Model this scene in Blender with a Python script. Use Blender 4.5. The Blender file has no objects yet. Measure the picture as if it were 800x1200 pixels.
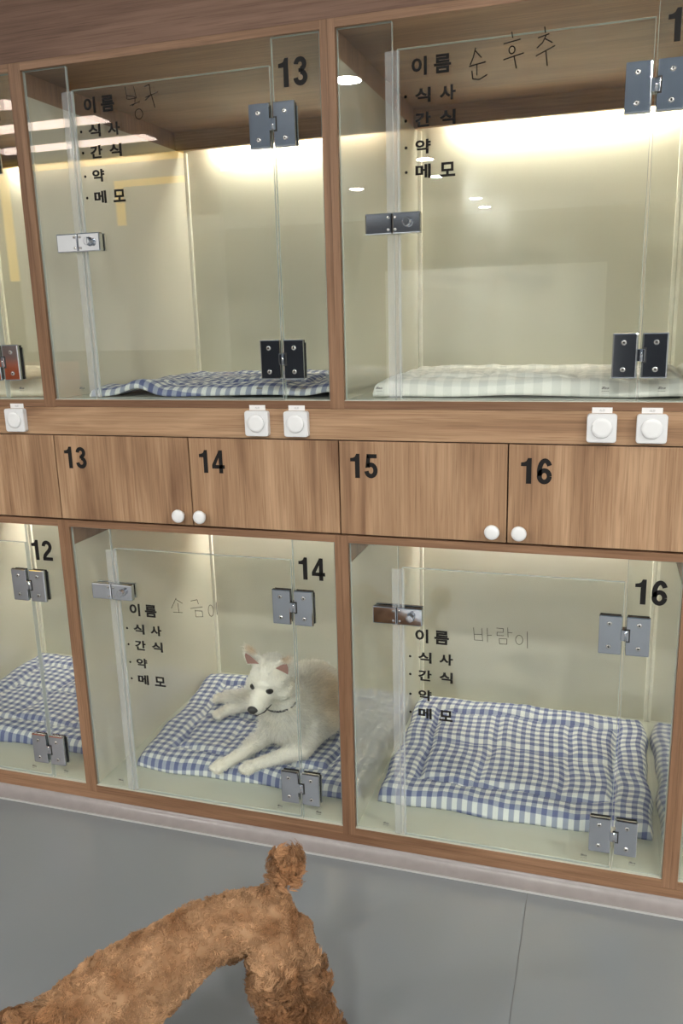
import bpy, bmesh, math, random
import numpy as np
from mathutils import Vector, Matrix, noise
random.seed(7); rng = np.random.default_rng(7)
SC = bpy.context.scene; COL = SC.collection
PI = math.pi

# ------------------------------------------------------------------ camera
def rot(rx, ry, rz):
    c, s = math.cos, math.sin
    a = Matrix(((c(rz), -s(rz), 0), (s(rz), c(rz), 0), (0, 0, 1)))
    b = Matrix(((1, 0, 0), (0, c(rx), -s(rx)), (0, s(rx), c(rx))))
    d = Matrix(((c(ry), -s(ry), 0), (s(ry), c(ry), 0), (0, 0, 1)))
    return a @ b @ d
cd = bpy.data.cameras.new('camera'); cam = bpy.data.objects.new('camera', cd); COL.objects.link(cam)
cam.matrix_world = Matrix.Translation((1.19343, -1.59827, 1.20953)) @ rot(1.33712, -0.027565, 0.31215).to_4x4()
cd.sensor_fit = 'VERTICAL'; cd.sensor_height = 36; cd.lens = 36 * 964.83 / 1200; cd.clip_start = .02
SC.camera = cam
# ------------------------------------------------------------------ world + exposure
w = bpy.data.worlds.new('world'); SC.world = w; w.use_nodes = True
w.node_tree.nodes['Background'].inputs[0].default_value = (.8, .85, 1, 1)
w.node_tree.nodes['Background'].inputs[1].default_value = .05
vs = SC.view_settings
vs.view_transform = 'Standard'; vs.look = 'None'; vs.gamma = 1; vs.use_curve_mapping = False; vs.exposure = 0.0
LED_UP, LED_LOW = 105.0, 112.0     # kennel light strips
DOWN, LINE = 620.0, 11.0         # ceiling downlights and linear lamps
# invariants of the fitted cabinet grid
PITCH = .69; W = .66; ZU0, ZU1 = 1.0417, 1.7252; ZL0, ZL1 = .06, .743
BAND = .047; YB = .71; ZD0, ZD1 = .7607, .9611

# ------------------------------------------------------------------ helpers
def link(o, parent=None):
    COL.objects.link(o)
    if parent: o.parent = parent
    return o
def tag(o, label=None, cat=None, group=None, kind=None):
    if label: o['label'] = label
    if cat: o['category'] = cat
    if group: o['group'] = group
    if kind: o['kind'] = kind
    return o
def empty(name, loc, label, cat, group=None, rz=0):
    o = bpy.data.objects.new(name, None); o.location = loc; o.rotation_euler = (0, 0, rz); o.empty_display_size = .05
    link(o); return tag(o, label, cat, group)
def obj(name, bm, mats, parent=None, smooth=False, loc=None):
    me = bpy.data.meshes.new(name); bm.to_mesh(me); bm.free()
    for m in (mats if isinstance(mats, (list, tuple)) else [mats]): me.materials.append(m)
    if smooth:
        for p in me.polygons: p.use_smooth = True
    o = bpy.data.objects.new(name, me)
    if loc: o.location = loc
    return link(o, parent)
def box(bm, x0, x1, y0, y1, z0, z1, bev=0, mi=0):
    t = bmesh.new()
    bmesh.ops.create_cube(t, size=1)
    for v in t.verts: v.co = Vector(((x0+x1)/2 + v.co.x*(x1-x0), (y0+y1)/2 + v.co.y*(y1-y0), (z0+z1)/2 + v.co.z*(z1-z0)))
    if bev: bmesh.ops.bevel(t, geom=t.edges[:], offset=bev, segments=2, affect='EDGES', profile=.6)
    merge(bm, t, mi); return bm
def merge(bm, t, mi=None):
    vm = [bm.verts.new(v.co) for v in t.verts]; t.verts.index_update()
    for f in t.faces:
        try:
            g = bm.faces.new([vm[v.index] for v in f.verts]); g.smooth = f.smooth
            g.material_index = f.material_index if mi is None else mi
        except ValueError: pass
    t.free()
def B(*a, **k): return box(bmesh.new(), *a, **k)
def lathe(bm, prof, c, ax='y', n=24, mi=0, sgn=-1):
    """profile (r, h): h measured along sgn*axis from c"""
    rings = []
    for r, h in prof:
        ring = []
        for i in range(n):
            a = 2*PI*i/n; u, v = r*math.cos(a), r*math.sin(a)
            ring.append(bm.verts.new((c[0]+u, c[1]+sgn*h, c[2]+v) if ax == 'y' else (c[0]+u, c[1]+v, c[2]+sgn*h)))
        rings.append(ring)
    for a, b in zip(rings, rings[1:]):
        for i in range(n):
            f = bm.faces.new((a[i], a[(i+1) % n], b[(i+1) % n], b[i])); f.smooth = True; f.material_index = mi
    for ring in (rings[0], rings[-1]):
        f = bm.faces.new(ring); f.material_index = mi
    bmesh.ops.recalc_face_normals(bm, faces=bm.faces[:])
    return bm

# ------------------------------------------------------------------ materials
def mat(name):
    m = bpy.data.materials.new(name); m.use_nodes = True
    nt = m.node_tree; return m, nt, nt.nodes['Principled BSDF']
def nd(nt, t, **k):
    n = nt.nodes.new(t)
    for a, b in k.items(): setattr(n, a, b)
    return n
def setp(b, col=None, rough=None, metal=None, spec=None, coat=None):
    if col is not None: b.inputs['Base Color'].default_value = (*col, 1)
    if rough is not None: b.inputs['Roughness'].default_value = rough
    if metal is not None: b.inputs['Metallic'].default_value = metal
    if spec is not None: b.inputs['Specular IOR Level'].default_value = spec
    if coat is not None: b.inputs['Coat Weight'].default_value = coat
def ramp(nt, stops):
    r = nd(nt, 'ShaderNodeValToRGB'); e = r.color_ramp.elements
    while len(e) < len(stops): e.new(.5)
    for i, (p, c) in enumerate(stops): e[i].position = p; e[i].color = (*c, 1)
    return r
def bump(nt, b, src, strength, dist):
    n = nd(nt, 'ShaderNodeBump'); n.inputs['Strength'].default_value = strength; n.inputs['Distance'].default_value = dist
    nt.links.new(src, n.inputs['Height']); nt.links.new(n.outputs[0], b.inputs['Normal'])
def plain(name, col, rough=.5, metal=0, spec=.5, noise_scale=40, var=.06, bmp=0):
    m, nt, b = mat(name); setp(b, col, rough, metal, spec)
    tc = nd(nt, 'ShaderNodeTexCoord'); n = nd(nt, 'ShaderNodeTexNoise'); n.inputs['Scale'].default_value = noise_scale; n.inputs['Detail'].default_value = 4
    nt.links.new(tc.outputs['Object'], n.inputs['Vector'])
    r = ramp(nt, [(.3, tuple(c*(1-var) for c in col)), (.7, tuple(min(1, c*(1+var)) for c in col))])
    nt.links.new(n.outputs['Fac'], r.inputs[0]); nt.links.new(r.outputs[0], b.inputs['Base Color'])
    if bmp: bump(nt, b, n.outputs['Fac'], .4, bmp)
    return m
def wood(name, vertical, dark, mid, light, rough=.45):
    m, nt, b = mat(name); setp(b, mid, rough, 0, .3)
    tc = nd(nt, 'ShaderNodeTexCoord'); oi = nd(nt, 'ShaderNodeObjectInfo')
    sc = nd(nt, 'ShaderNodeVectorMath', operation='SCALE'); sc.inputs[0].default_value = (13.1, 7.7, 9.3)
    nt.links.new(oi.outputs['Random'], sc.inputs['Scale'])
    ad = nd(nt, 'ShaderNodeVectorMath', operation='ADD'); nt.links.new(tc.outputs['Object'], ad.inputs[0]); nt.links.new(sc.outputs[0], ad.inputs[1])
    def mp(s):
        k = nd(nt, 'ShaderNodeMapping'); k.inputs['Scale'].default_value = s if not vertical else (s[2], s[1], s[0])
        nt.links.new(ad.outputs[0], k.inputs['Vector']); return k
    def ns(v, scale, det, rg=.6, dist=0):
        n = nd(nt, 'ShaderNodeTexNoise'); n.inputs['Scale'].default_value = scale; n.inputs['Detail'].default_value = det
        n.inputs['Roughness'].default_value = rg; n.inputs['Distortion'].default_value = dist
        nt.links.new(v.outputs[0], n.inputs['Vector']); return n
    broad = ns(mp((1.0, 6, 9)), 1.6, 3, .5, .8)       # broad cathedral bands
    fine = ns(mp((2.2, 90, 130)), 1.6, 5, .65)         # fibres
    pore = ns(mp((9, 300, 420)), 1.2, 2, .5)           # short dark pores
    r1 = ramp(nt, [(.30, dark), (.48, mid), (.68, light)]); nt.links.new(broad.outputs['Fac'], r1.inputs[0])
    r2 = ramp(nt, [(.3, (.72, .70, .68)), (.62, (1.08, 1.08, 1.08))]); nt.links.new(fine.outputs['Fac'], r2.inputs[0])
    r3 = ramp(nt, [(.33, (.62, .58, .55)), (.45, (1, 1, 1))]); nt.links.new(pore.outputs['Fac'], r3.inputs[0])
    x = nd(nt, 'ShaderNodeMix', data_type='RGBA', blend_type='MULTIPLY'); x.inputs[0].default_value = .8
    nt.links.new(r1.outputs[0], x.inputs[6]); nt.links.new(r2.outputs[0], x.inputs[7])
    y = nd(nt, 'ShaderNodeMix', data_type='RGBA', blend_type='MULTIPLY'); y.inputs[0].default_value = .55
    nt.links.new(x.outputs[2], y.inputs[6]); nt.links.new(r3.outputs[0], y.inputs[7])
    nt.links.new(y.outputs[2], b.inputs['Base Color'])
    bump(nt, b, fine.outputs['Fac'], .15, .0006)
    return m
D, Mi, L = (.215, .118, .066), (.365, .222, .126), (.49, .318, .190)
WOODV = wood('walnut laminate vertical grain', True, D, Mi, L)
WOODH = wood('walnut laminate horizontal grain', False, D, Mi, L)
WOODE = wood('walnut edge band', False, (.19, .100, .056), (.25, .140, .079), (.31, .178, .104), .45)
WOODEV = wood('walnut edge band upright', True, (.19, .100, .056), (.25, .140, .079), (.31, .178, .104), .45)
WOODDIM = wood('shade-toned header walnut', False, (.125, .070, .046), (.175, .100, .068), (.22, .130, .090), .55)  # same walnut, darkened: the dimmer light up there is put into the colour
LINER = plain('ivory gloss laminate', (.71, .685, .585), .06, spec=.85, noise_scale=6, var=.02)
_lb = LINER.node_tree.nodes['Principled BSDF']; _lb.inputs['Coat Weight'].default_value = 1; _lb.inputs['Coat Roughness'].default_value = .05; _lb.inputs['Coat IOR'].default_value = 1.5
BACKL = plain('greige gloss laminate', (.645, .63, .53), .12, spec=.7, noise_scale=6, var=.02)
FLOORL = plain('pale sage gloss laminate', (.53, .55, .48), .2, spec=.5, noise_scale=8, var=.03)
TRIMW = plain('cream bead with painted highlight', (.88, .86, .76), .4)  # corner bead whose lit highlight is put into the bright colour
CHROME = plain('polished chrome', (.62, .65, .70), .07, metal=1, noise_scale=15, var=.06)
STEEL = plain('screw steel', (.78, .77, .73), .22, metal=1)
DARKREC = plain('dark recess', (.015, .015, .015), .6)
BLACK = plain('black vinyl lettering', (.012, .011, .011), .6, spec=.2)
INK = plain('marker ink', (.02, .016, .014), .7, spec=.15)
INKG = plain('grey marker ink', (.07, .065, .055), .7, spec=.15)
STAMP = plain('etched glass stamp', (.13, .13, .12), .6)
WHITE = plain('white plastic', (.80, .81, .81), .35, noise_scale=30, var=.01)
PAPER = plain('white sticker paper', (.80, .79, .78), .6, var=.02)
SHADOWGAP = plain('cabinet gap', (.012, .009, .008), .8)
def glass_mats():
    m = bpy.data.materials.new('clear glass'); m.use_nodes = True; nt = m.node_tree; nt.nodes.clear()
    out = nd(nt, 'ShaderNodeOutputMaterial'); mx = nd(nt, 'ShaderNodeMixShader'); tr = nd(nt, 'ShaderNodeBsdfTransparent'); gl = nd(nt, 'ShaderNodeBsdfGlossy')
    fr = nd(nt, 'ShaderNodeFresnel'); ge = nd(nt, 'ShaderNodeNewGeometry'); mr = nd(nt, 'ShaderNodeMapRange')   # same reflectance entering and leaving the pane
    mr.inputs[3].default_value = 1.5; mr.inputs[4].default_value = 1/1.5; nt.links.new(ge.outputs['Backfacing'], mr.inputs[0]); nt.links.new(mr.outputs[0], fr.inputs[0])
    tr.inputs[0].default_value = (.955, .972, .955, 1); gl.inputs['Roughness'].default_value = .0; gl.inputs[0].default_value = (1, 1, 1, 1)
    nt.links.new(fr.outputs[0], mx.inputs[0]); nt.links.new(tr.outputs[0], mx.inputs[1]); nt.links.new(gl.outputs[0], mx.inputs[2]); nt.links.new(mx.outputs[0], out.inputs[0])
    e, nt, b = mat('polished glass edge'); setp(b, (.50, .57, .54), .12, 0, .8)
    b.inputs['Alpha'].default_value = .62
    s, nt, b = mat('clear plastic seal'); setp(b, (.66, .69, .70), .12, 0, .6); b.inputs['Alpha'].default_value = .17
    return m, e, s
GLASS, GEDGE, SEAL = glass_mats()
def emis(name, col, st):
    m = bpy.data.materials.new(name); m.use_nodes = True; nt = m.node_tree; nt.nodes.clear()
    o = nd(nt, 'ShaderNodeOutputMaterial'); e = nd(nt, 'ShaderNodeEmission'); e.inputs[0].default_value = (*col, 1); e.inputs[1].default_value = st
    nt.links.new(e.outputs[0], o.inputs[0]); return m
LEDM = emis('warm led upper', (1, .94, .80), LED_UP); LEDL = emis('warm led lower', (1, .95, .83), LED_LOW)
def gingham(name, c0, c1, c2, period):
    m, nt, b = mat(name); setp(b, c0, .85, 0, .2)
    uv = nd(nt, 'ShaderNodeUVMap'); uv.uv_map = 'cloth'; sx = nd(nt, 'ShaderNodeSeparateXYZ'); nt.links.new(uv.outputs[0], sx.inputs[0])
    outs = []
    for k in range(2):
        a = nd(nt, 'ShaderNodeMath', operation='DIVIDE'); a.inputs[1].default_value = period; nt.links.new(sx.outputs[k], a.inputs[0])
        f = nd(nt, 'ShaderNodeMath', operation='FRACT'); nt.links.new(a.outputs[0], f.inputs[0])
        p = nd(nt, 'ShaderNodeMath', operation='PINGPONG'); p.inputs[1].default_value = .5; nt.links.new(f.outputs[0], p.inputs[0])
        s = nd(nt, 'ShaderNodeMapRange'); s.inputs[1].default_value = .235; s.inputs[2].default_value = .265; nt.links.new(p.outputs[0], s.inputs[0])
        outs.append(s.outputs[0])
    ad = nd(nt, 'ShaderNodeMath', operation='ADD'); nt.links.new(outs[0], ad.inputs[0]); nt.links.new(outs[1], ad.inputs[1])
    h = nd(nt, 'ShaderNodeMath', operation='MULTIPLY'); h.inputs[1].default_value = .5; nt.links.new(ad.outputs[0], h.inputs[0])
    r = ramp(nt, [(0, c0), (.5, c1), (1, c2)]); nt.links.new(h.outputs[0], r.inputs[0]); nt.links.new(r.outputs[0], b.inputs['Base Color'])
    wv = nd(nt, 'ShaderNodeTexNoise'); wv.inputs['Scale'].default_value = 900; nt.links.new(uv.outputs[0], wv.inputs['Vector'])
    bump(nt, b, wv.outputs['Fac'], .3, .0005); return m
GING = gingham('blue gingham cotton', (.74, .77, .77), (.335, .375, .49), (.115, .140, .295), .0245)
GINGW = gingham('pale grey gingham cotton', (.90, .90, .88), (.79, .80, .78), (.67, .69, .68), .036)
CREAMC = gingham('cream cotton', (.80, .77, .66), (.78, .75, .63), (.75, .72, .60), .03)

# ------------------------------------------------------------------ room
def struct(name, bm, m, **k):
    o = obj(name, bm, m, **k); return tag(o, kind='structure')
fm, nt, b = mat('grey sheet vinyl'); setp(b, (.25, .262, .27), .30, 0, .5)
tc = nd(nt, 'ShaderNodeTexCoord'); n1 = nd(nt, 'ShaderNodeTexNoise'); n1.inputs['Scale'].default_value = 1.7; n1.inputs['Detail'].default_value = 2
nt.links.new(tc.outputs['Object'], n1.inputs['Vector']); r = ramp(nt, [(.2, (.185, .200, .210)), (.8, (.215, .232, .243))]); nt.links.new(n1.outputs['Fac'], r.inputs[0]); nt.links.new(r.outputs[0], b.inputs['Base Color'])
r2 = ramp(nt, [(.2, (.27,)*3), (.8, (.36,)*3)]); nt.links.new(n1.outputs['Fac'], r2.inputs[0]); nt.links.new(r2.outputs[0], b.inputs['Roughness'])
n2 = nd(nt, 'ShaderNodeTexNoise'); n2.inputs['Scale'].default_value = 250; nt.links.new(tc.outputs['Object'], n2.inputs['Vector']); bump(nt, b, n2.outputs['Fac'], .12, .001)
FLOOR = fm
fb = bmesh.new()      # two vinyl sheets meeting in a welded seam at x = 1.083
box(fb, -5, 1.0822, -11, -.033, -.05, 0); box(fb, 1.0838, 4.5, -11, -.033, -.05, 0); box(fb, 1.0822, 1.0838, -11, -.033, -.05, -.0012, mi=1)
struct('floor', fb, [FLOOR, plain('weld seam', (.16, .165, .165), .5)])
CEIL = plain('pale blue grey painted ceiling', (.46, .54, .63), .8)
HC = 2.6
struct('ceiling', B(-5, 4.5, -11, .8, HC, HC+.05), CEIL)
DARKW = plain('charcoal painted wall', (.045, .05, .06), .7)
struct('wall_back', B(-5, 4.5, -11.05, -11, -.05, HC), DARKW)
GREYW = plain('light grey wall', (.42, .42, .41), .7)
struct('wall_left', B(-5.05, -5, -11, .8, -.05, HC), GREYW)
struct('wall_right', B(4.5, 4.55, -11, .8, -.05, HC), GREYW)
struct('wall_front', B(-5, 4.5, .8, .85, -.05, HC), GREYW)
struct('wall_partition', B(-5, -1.95, -5.1, -5.02, 0, HC), plain('warm grey partition', (.30, .29, .27), .7))
XA, XB = -PITCH*3, PITCH*4
# coved vinyl plinth
bm = bmesh.new(); prof = [(0.006, .0212), (-.0005, .021), (-.002, .0165), (-.007, .0095), (-.016, .0045), (-.027, .002), (-.033, .0016), (-.033, -.02), (.006, -.02)]
va = [bm.verts.new((XA, y, z)) for y, z in prof]; vb = [bm.verts.new((XB, y, z)) for y, z in prof]
for i in range(len(prof)):
    f = bm.faces.new((va[i], va[(i+1) % len(prof)], vb[(i+1) % len(prof)], vb[i])); f.smooth = i < 6
struct('baseboard_front', bm, plain('mauve grey cove vinyl', (.27, .245, .24), .3))
struct('trim_4', B(XA, XB, -.0375, -.0325, 0, .0024, bev=.001), plain('pale caulk line', (.45, .46, .455), .35))
struct('trim_1', B(XA, XB, .0, .02, ZU1+.016, HC), WOODDIM)               # header panel
struct('trim_2', B(XA, XB, .0, .02, ZD1+.0015, ZU0-.0165), WOODH)          # rail between the rows
struct('trim_3', B(XA, XB, .001, .02, .021, ZL0-.0185, bev=.0006), WOODE)     # base rail
# the place behind the camera, seen in glass and chrome, with added lights
YEL = emis('amber light box frame', (1, .62, .08), 3.2); ORG = plain('rust orange lacquer', (.62, .14, .045), .35)
fr = empty('display_window', (-3.1, -5, 0), 'display window with a glowing amber frame in the room opposite the kennels', 'window')
bm = bmesh.new(); box(bm, -.95, -.87, 0, .05, 1.6, 2.57); box(bm, -.87, .87, 0, .05, 2.52, 2.57); box(bm, .22, .29, 0, .05, 2.02, 2.38); box(bm, .29, .87, 0, .05, 2.33, 2.38)
obj('frame', bm, YEL, fr); obj('lit_panel', B(-.87, .87, 0, .02, .96, 2.52), emis('lit panel', (1, .95, .86), .9), fr)
tag(obj('counter', B(-4.9, -3.3, -4.8, -4.3, 0, .88, bev=.01), ORG), 'rust orange reception counter opposite the kennels', 'counter')
tag(obj('pale_backdrop', B(-1.3, 1.15, -8.6, -8.0, 0, 1.7, bev=.01), plain('white lacquer', (.82, .84, .82), .5)), 'wide white cupboard added behind the camera for the pale zone in the glass', 'backdrop')  # pale block added to give the upper glass its light reflected zone
WARMW = emis('white lamp', (1, .96, .9), DOWN); LINM = emis('linear lamp', (1, .80, .70), LINE)
def downlight(x, y, r, lab):
    t = empty('ceiling_downlight', (x, y, HC), lab, 'ceiling light', 'round ceiling downlights behind the camera')
    obj('bezel', lathe(bmesh.new(), [(r*1.15, 0), (r*1.15, .004), (r*1.02, .006)], (0, 0, 0), 'z'), WHITE, t)
    obj('lamp', lathe(bmesh.new(), [(r, .0), (r, .008)], (0, 0, 0), 'z'), WARMW, t)
for x, y, r in [(-.38, -3.6, .085), (-.49, -6.4, .075), (-.57, -7.42, .075), (-.46, -9.33, .075), (-.48, -10.25, .075), (-1.58, -7.86, .075), (.95, -2.8, .085), (2.3, -2.8, .085), (3.5, -3.2, .085), (-1.5, -2.7, .085), (3.0, -1.2, .085), (3.0, -5.5, .075)]:  # later entries are unseen lamps, added to light the cabinet fronts
    downlight(x, y, r, 'round recessed ceiling downlight behind the camera, from a set partly added for light')
for x, y, l in [(-2.9, -3.77, 1.4), (-2.9, -4.42, 1.4), (-3.0, -3.2, 1.1), (-2.9, -5.9, 1.2)]:
    t = empty('linear_lamp', (x, y, HC), 'slim linear ceiling lamp behind the camera at the left', 'ceiling light', 'linear ceiling lamps at the left')
    obj('housing', B(-l/2-.01, l/2+.01, -.11, .11, -.02, 0), WHITE, t); obj('diffuser', B(-l/2, l/2, -.095, .095, -.028, -.0201), LINM, t)

# ------------------------------------------------------------------ lettering
def text_mesh(body, height, bold=0., width=None, space=1., thick=.0003):
    """font outlines turned into a mesh, bottom left at 0,0 in x,z; facing -y"""
    c = bpy.data.curves.new('lettering', 'FONT'); c.body = body; c.size = 1; c.offset = bold; c.space_character = space; c.resolution_u = 3
    o = bpy.data.objects.new('lettering', c); COL.objects.link(o)
    me = bpy.data.meshes.new_from_object(o.evaluated_get(bpy.context.evaluated_depsgraph_get()))
    bpy.data.objects.remove(o); bpy.data.curves.remove(c)
    bm = bmesh.new(); bm.from_mesh(me); bpy.data.meshes.remove(me)
    xs = [v.co.x for v in bm.verts]; ys = [v.co.y for v in bm.verts]; x0, x1, y0, y1 = min(xs), max(xs), min(ys), max(ys)
    sz = height/(y1-y0); sx = sz if width is None else width/(x1-x0)
    for v in bm.verts: v.co = Vector(((v.co.x-x0)*sx, 0, (v.co.y-y0)*sz))
    for f in bm.faces: 
        f.normal_update()
        if f.normal.y > 0: f.normal_flip()
    g = bmesh.ops.extrude_face_region(bm, geom=bm.faces[:])
    for v in g['geom']:
        if isinstance(v, bmesh.types.BMVert): v.co.y -= thick
    return bm
def shift(bm, x, y, z):
    for v in bm.verts: v.co += Vector((x, y, z))
    return bm
def copym(bm): 
    return bm.copy()
def arc(cx, cz, rx, rz, a0, a1, n=18): return [(cx+rx*math.cos(math.radians(a0+(a1-a0)*i/n)), cz+rz*math.sin(math.radians(a0+(a1-a0)*i/n))) for i in range(n+1)]
def ribbon(bm, pts, w_):
    L_r = []
    for i, p in enumerate(pts):
        a, b_ = pts[max(i-1, 0)], pts[min(i+1, len(pts)-1)]
        if i in (0, len(pts)-1) and pts[0] == pts[-1]: a, b_ = pts[-2], pts[1]
        d = Vector((b_[0]-a[0], b_[1]-a[1])).normalized(); n = Vector((-d.y, d.x))*w_/2
        L_r.append((bm.verts.new((p[0]+n.x, 0, p[1]+n.y)), bm.verts.new((p[0]-n.x, 0, p[1]-n.y))))
    for a, b_ in zip(L_r, L_r[1:]): bm.faces.new((a[0], a[1], b_[1], b_[0]))
def digit(c, h_, x, y, z):
    """bold grotesque figure, vinyl cut"""
    bm = bmesh.new(); P = lambda *q: bm.faces.new([bm.verts.new((u, 0, v)) for u, v in q]); w_ = .185
    if c == '1': P((.20, 0), (.40, 0), (.40, 1), (.26, 1), (.20, .88)); P((.0, .68), (.20, .68), (.20, .88), (.13, .84), (.0, .82))
    if c == '2': ribbon(bm, arc(.275, .70, .185, .205, 178, -25) + [(.38, .50), (.25, .38), (.13, .24), (.095, .08)], w_); P((.005, 0), (.555, 0), (.555, .17), (.005, .17))
    if c == '3': ribbon(bm, arc(.27, .735, .165, .172, 178, -88), w_*.95); ribbon(bm, arc(.27, .285, .19, .193, 88, -178), w_*.98); P((.2, .46), (.30, .46), (.30, .60), (.2, .60))
    if c == '4': P((.33, 0), (.51, 0), (.51, 1), (.33, 1)); P((0, .20), (.60, .20), (.60, .36), (0, .36)); P((0, .36), (.18, .36), (.35, .72), (.35, 1))
    if c == '5': P((.10, .83), (.52, .83), (.52, 1), (.10, 1)); P((.04, .42), (.21, .46), (.25, .86), (.10, 1)); ribbon(bm, arc(.27, .33, .19, .235, 138, -172), w_)
    if c == '6': ribbon(bm, arc(.28, .31, .185, .22, 0, 360, 28), w_); ribbon(bm, arc(.295, .50, .20, .41, 32, 205), w_*.98)
    for v in bm.verts: v.co = Vector((v.co.x*h_+x, y, v.co.z*h_+z))
    bm.normal_update()
    for f in bm.faces:
        if f.normal.y > 0: f.normal_flip()
    return bm
def numeral(s, h_, x, y, z, parent):
    for c in s:
        obj('numeral', digit(c, h_, x, y, z), BLACK, parent); x += h_*(.60 if c == '1' else .66)
GLY = {}
def glyph(s, h, wd):
    k = (s, h, wd)
    if k not in GLY: GLY[k] = text_mesh(s, h, .034, wd)
    return GLY[k].copy()
def strokes(lines, w_, y=0):
    """pen strokes: list of polylines [(x,z)...] -> flat ribbons with round joints"""
    bm = bmesh.new()
    def disk(p, r):
        vs = [bm.verts.new((p[0]+r*math.cos(a*PI/4), y, p[1]+r*math.sin(a*PI/4))) for a in range(8)]; bm.faces.new(vs)
    for ln in lines:
        for p in ln: disk(p, w_/2)
        for p, q in zip(ln, ln[1:]):
            d = Vector((q[0]-p[0], q[1]-p[1]))
            if d.length < 1e-6: continue
            n = Vector((-d.y, d.x)).normalized()*w_/2
            bm.faces.new([bm.verts.new((a[0]+s*n.x, y, a[1]+s*n.y)) for a, s in ((p, 1), (q, 1), (q, -1), (p, -1))])
    return bm
def circ(cx, cz, rx, rz, n=14): return [(cx+rx*math.sin(2*PI*i/n), cz+rz*math.cos(2*PI*i/n)) for i in range(n+1)]
# handwriting in a 0..1 box (x right, z up), scaled to each door
HAND = {
 'u13': (.243, .567, .073, .063, .0017, INK, [
    [(.0, .98), (.03, .62), (.10, .60)], [(.04, .72), (.27, .66)], [(.10, .6), (.33, .62), (.27, .95)], [(.29, .66), (.27, .46), (.18, .40)], [(.12, .42), (.42, .50)], circ(.37, .14, .12, .15),
    [(.60, .92), (.76, .96), (.78, .66), (.60, .52)], [(.62, .60), (1.0, .72)], [(.80, .66), (.88, .28)]]),
 'u15': (.248, .570, .146, .070, .0021, INK, [
    [(.07, .72), (.045, .52), (.01, .36)], [(.07, .66), (.14, .50)], [(.0, .32), (.19, .38)], [(.09, .33), (.09, .10)], [(.03, .20), (.04, .02), (.12, -.01), (.21, .08)],
    [(.50, .98), (.51, .86)], [(.41, .74), (.60, .80)], circ(.505, .58, .035, .085), [(.41, .38), (.64, .48)], [(.53, .44), (.56, .16)],
    [(.88, 1.0), (.89, .88)], [(.81, .78), (.93, .84)], [(.90, .82), (.86, .66), (.80, .56)], [(.89, .74), (.97, .64)], [(.79, .38), (1.0, .56)], [(.90, .48), (.92, .14)]]),
 'l14': (.255, .480, .118, .046, .0013, INKG, [
    [(.0, .42), (.06, .7), (.12, .98)], [(.11, .92), (.25, .74)], [(.15, .72), (.16, .24)], [(.04, .22), (.24, .24)],
    [(.44, .90), (.58, 1.0), (.60, .78)], [(.42, .50), (.68, .64)], [(.52, .44), (.53, .08), (.68, .12), (.67, .42), (.52, .40)],
    circ(.86, .48, .055, .30), [(.985, .95), (.99, .30)]]),
 'l16': (.266, .482, .112, .036, .0012, INKG, [
    [(.0, .95), (.02, .20), (.16, .22)], [(.02, .55), (.15, .58)], [(.15, .95), (.17, .18)], [(.25, 1.0), (.26, .15)], [(.26, .55), (.33, .58)],
    [(.42, 1.05), (.54, 1.05), (.54, .82), (.43, .80), (.43, .60), (.55, .62)], [(.62, 1.12), (.63, .55)], [(.63, .84), (.70, .84)], [(.47, .42), (.61, .44), (.61, .12), (.48, .10), (.47, .42)],
    circ(.83, .45, .065, .28), [(.97, .98), (.98, .0)]]),
}

# ------------------------------------------------------------------ kennel unit
def prism_pane(x0, x1, z0, z1, y0=.004, y1=.012):
    """glass pane: clear faces + coloured polished edges with a small arris"""
    bm = bmesh.new(); box(bm, x0, x1, y0, y1, z0, z1)
    bm.normal_update()
    for f in bm.faces: f.material_index = 0 if abs(f.normal.y) > .5 else 1
    bmesh.ops.bevel(bm, geom=bm.edges[:], offset=.0008, segments=1, affect='EDGES')
    for f in bm.faces:
        f.normal_update(); f.material_index = 0 if abs(f.normal.y) > .95 else 1
    return bm
def screw_bm(x, y, z, r=.0047):
    bm = lathe(bmesh.new(), [(r*1.05, 0), (r, .0012), (r*.55, .0018), (r*.45, .0006)], (x, y, z), n=16)
    return bm
def hinge(parent, z, x=.5585):
    """glass to glass hinge, x = centre line"""
    t = bpy.data.objects.new('hinge', None); link(t, parent); t.location = (x, 0, z); t.empty_display_size = .02
    bm = bmesh.new()
    for s in (-1, 1):
        a, b_ = (-.0465, -.0035) if s < 0 else (.0045, .0485)
        box(bm, a, b_, -.0040, .0035, 0, .081, bev=.0026); box(bm, a, b_, .0125, .0165, .002, .074, bev=.0012)
        box(bm, a+.002, b_-.002, .0035, .004, .002, .079, mi=1); box(bm, a+.002, b_-.002, .012, .0125, .002, .079, mi=1)
    box(bm, .0052, .0120, -.0047, -.0035, .028, .055, mi=1)               # dark notch round the knuckle
    lathe(bm, [(.0038, 0), (.0038, .022)], (.0035, -.003, .0525), 'z', 12)
    box(bm, -.0045, .0095, -.0058, .016, .0305, .0525, bev=.001)
    obj('hinge_plate', bm, [CHROME, DARKREC], t)
    return t
def screws(t, pts, y, r=.0047):
    for x, z in pts:
        bm = lathe(bmesh.new(), [(r*1.05, 0), (r, .0011), (r*.6, .0016)], (x, y, z), n=16)
        lathe(bm, [(r*.42, .0014), (r*.42, .0019)], (x, y, z), n=6, mi=1)
        obj('screw', bm, [STEEL, DARKREC], t)
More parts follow.
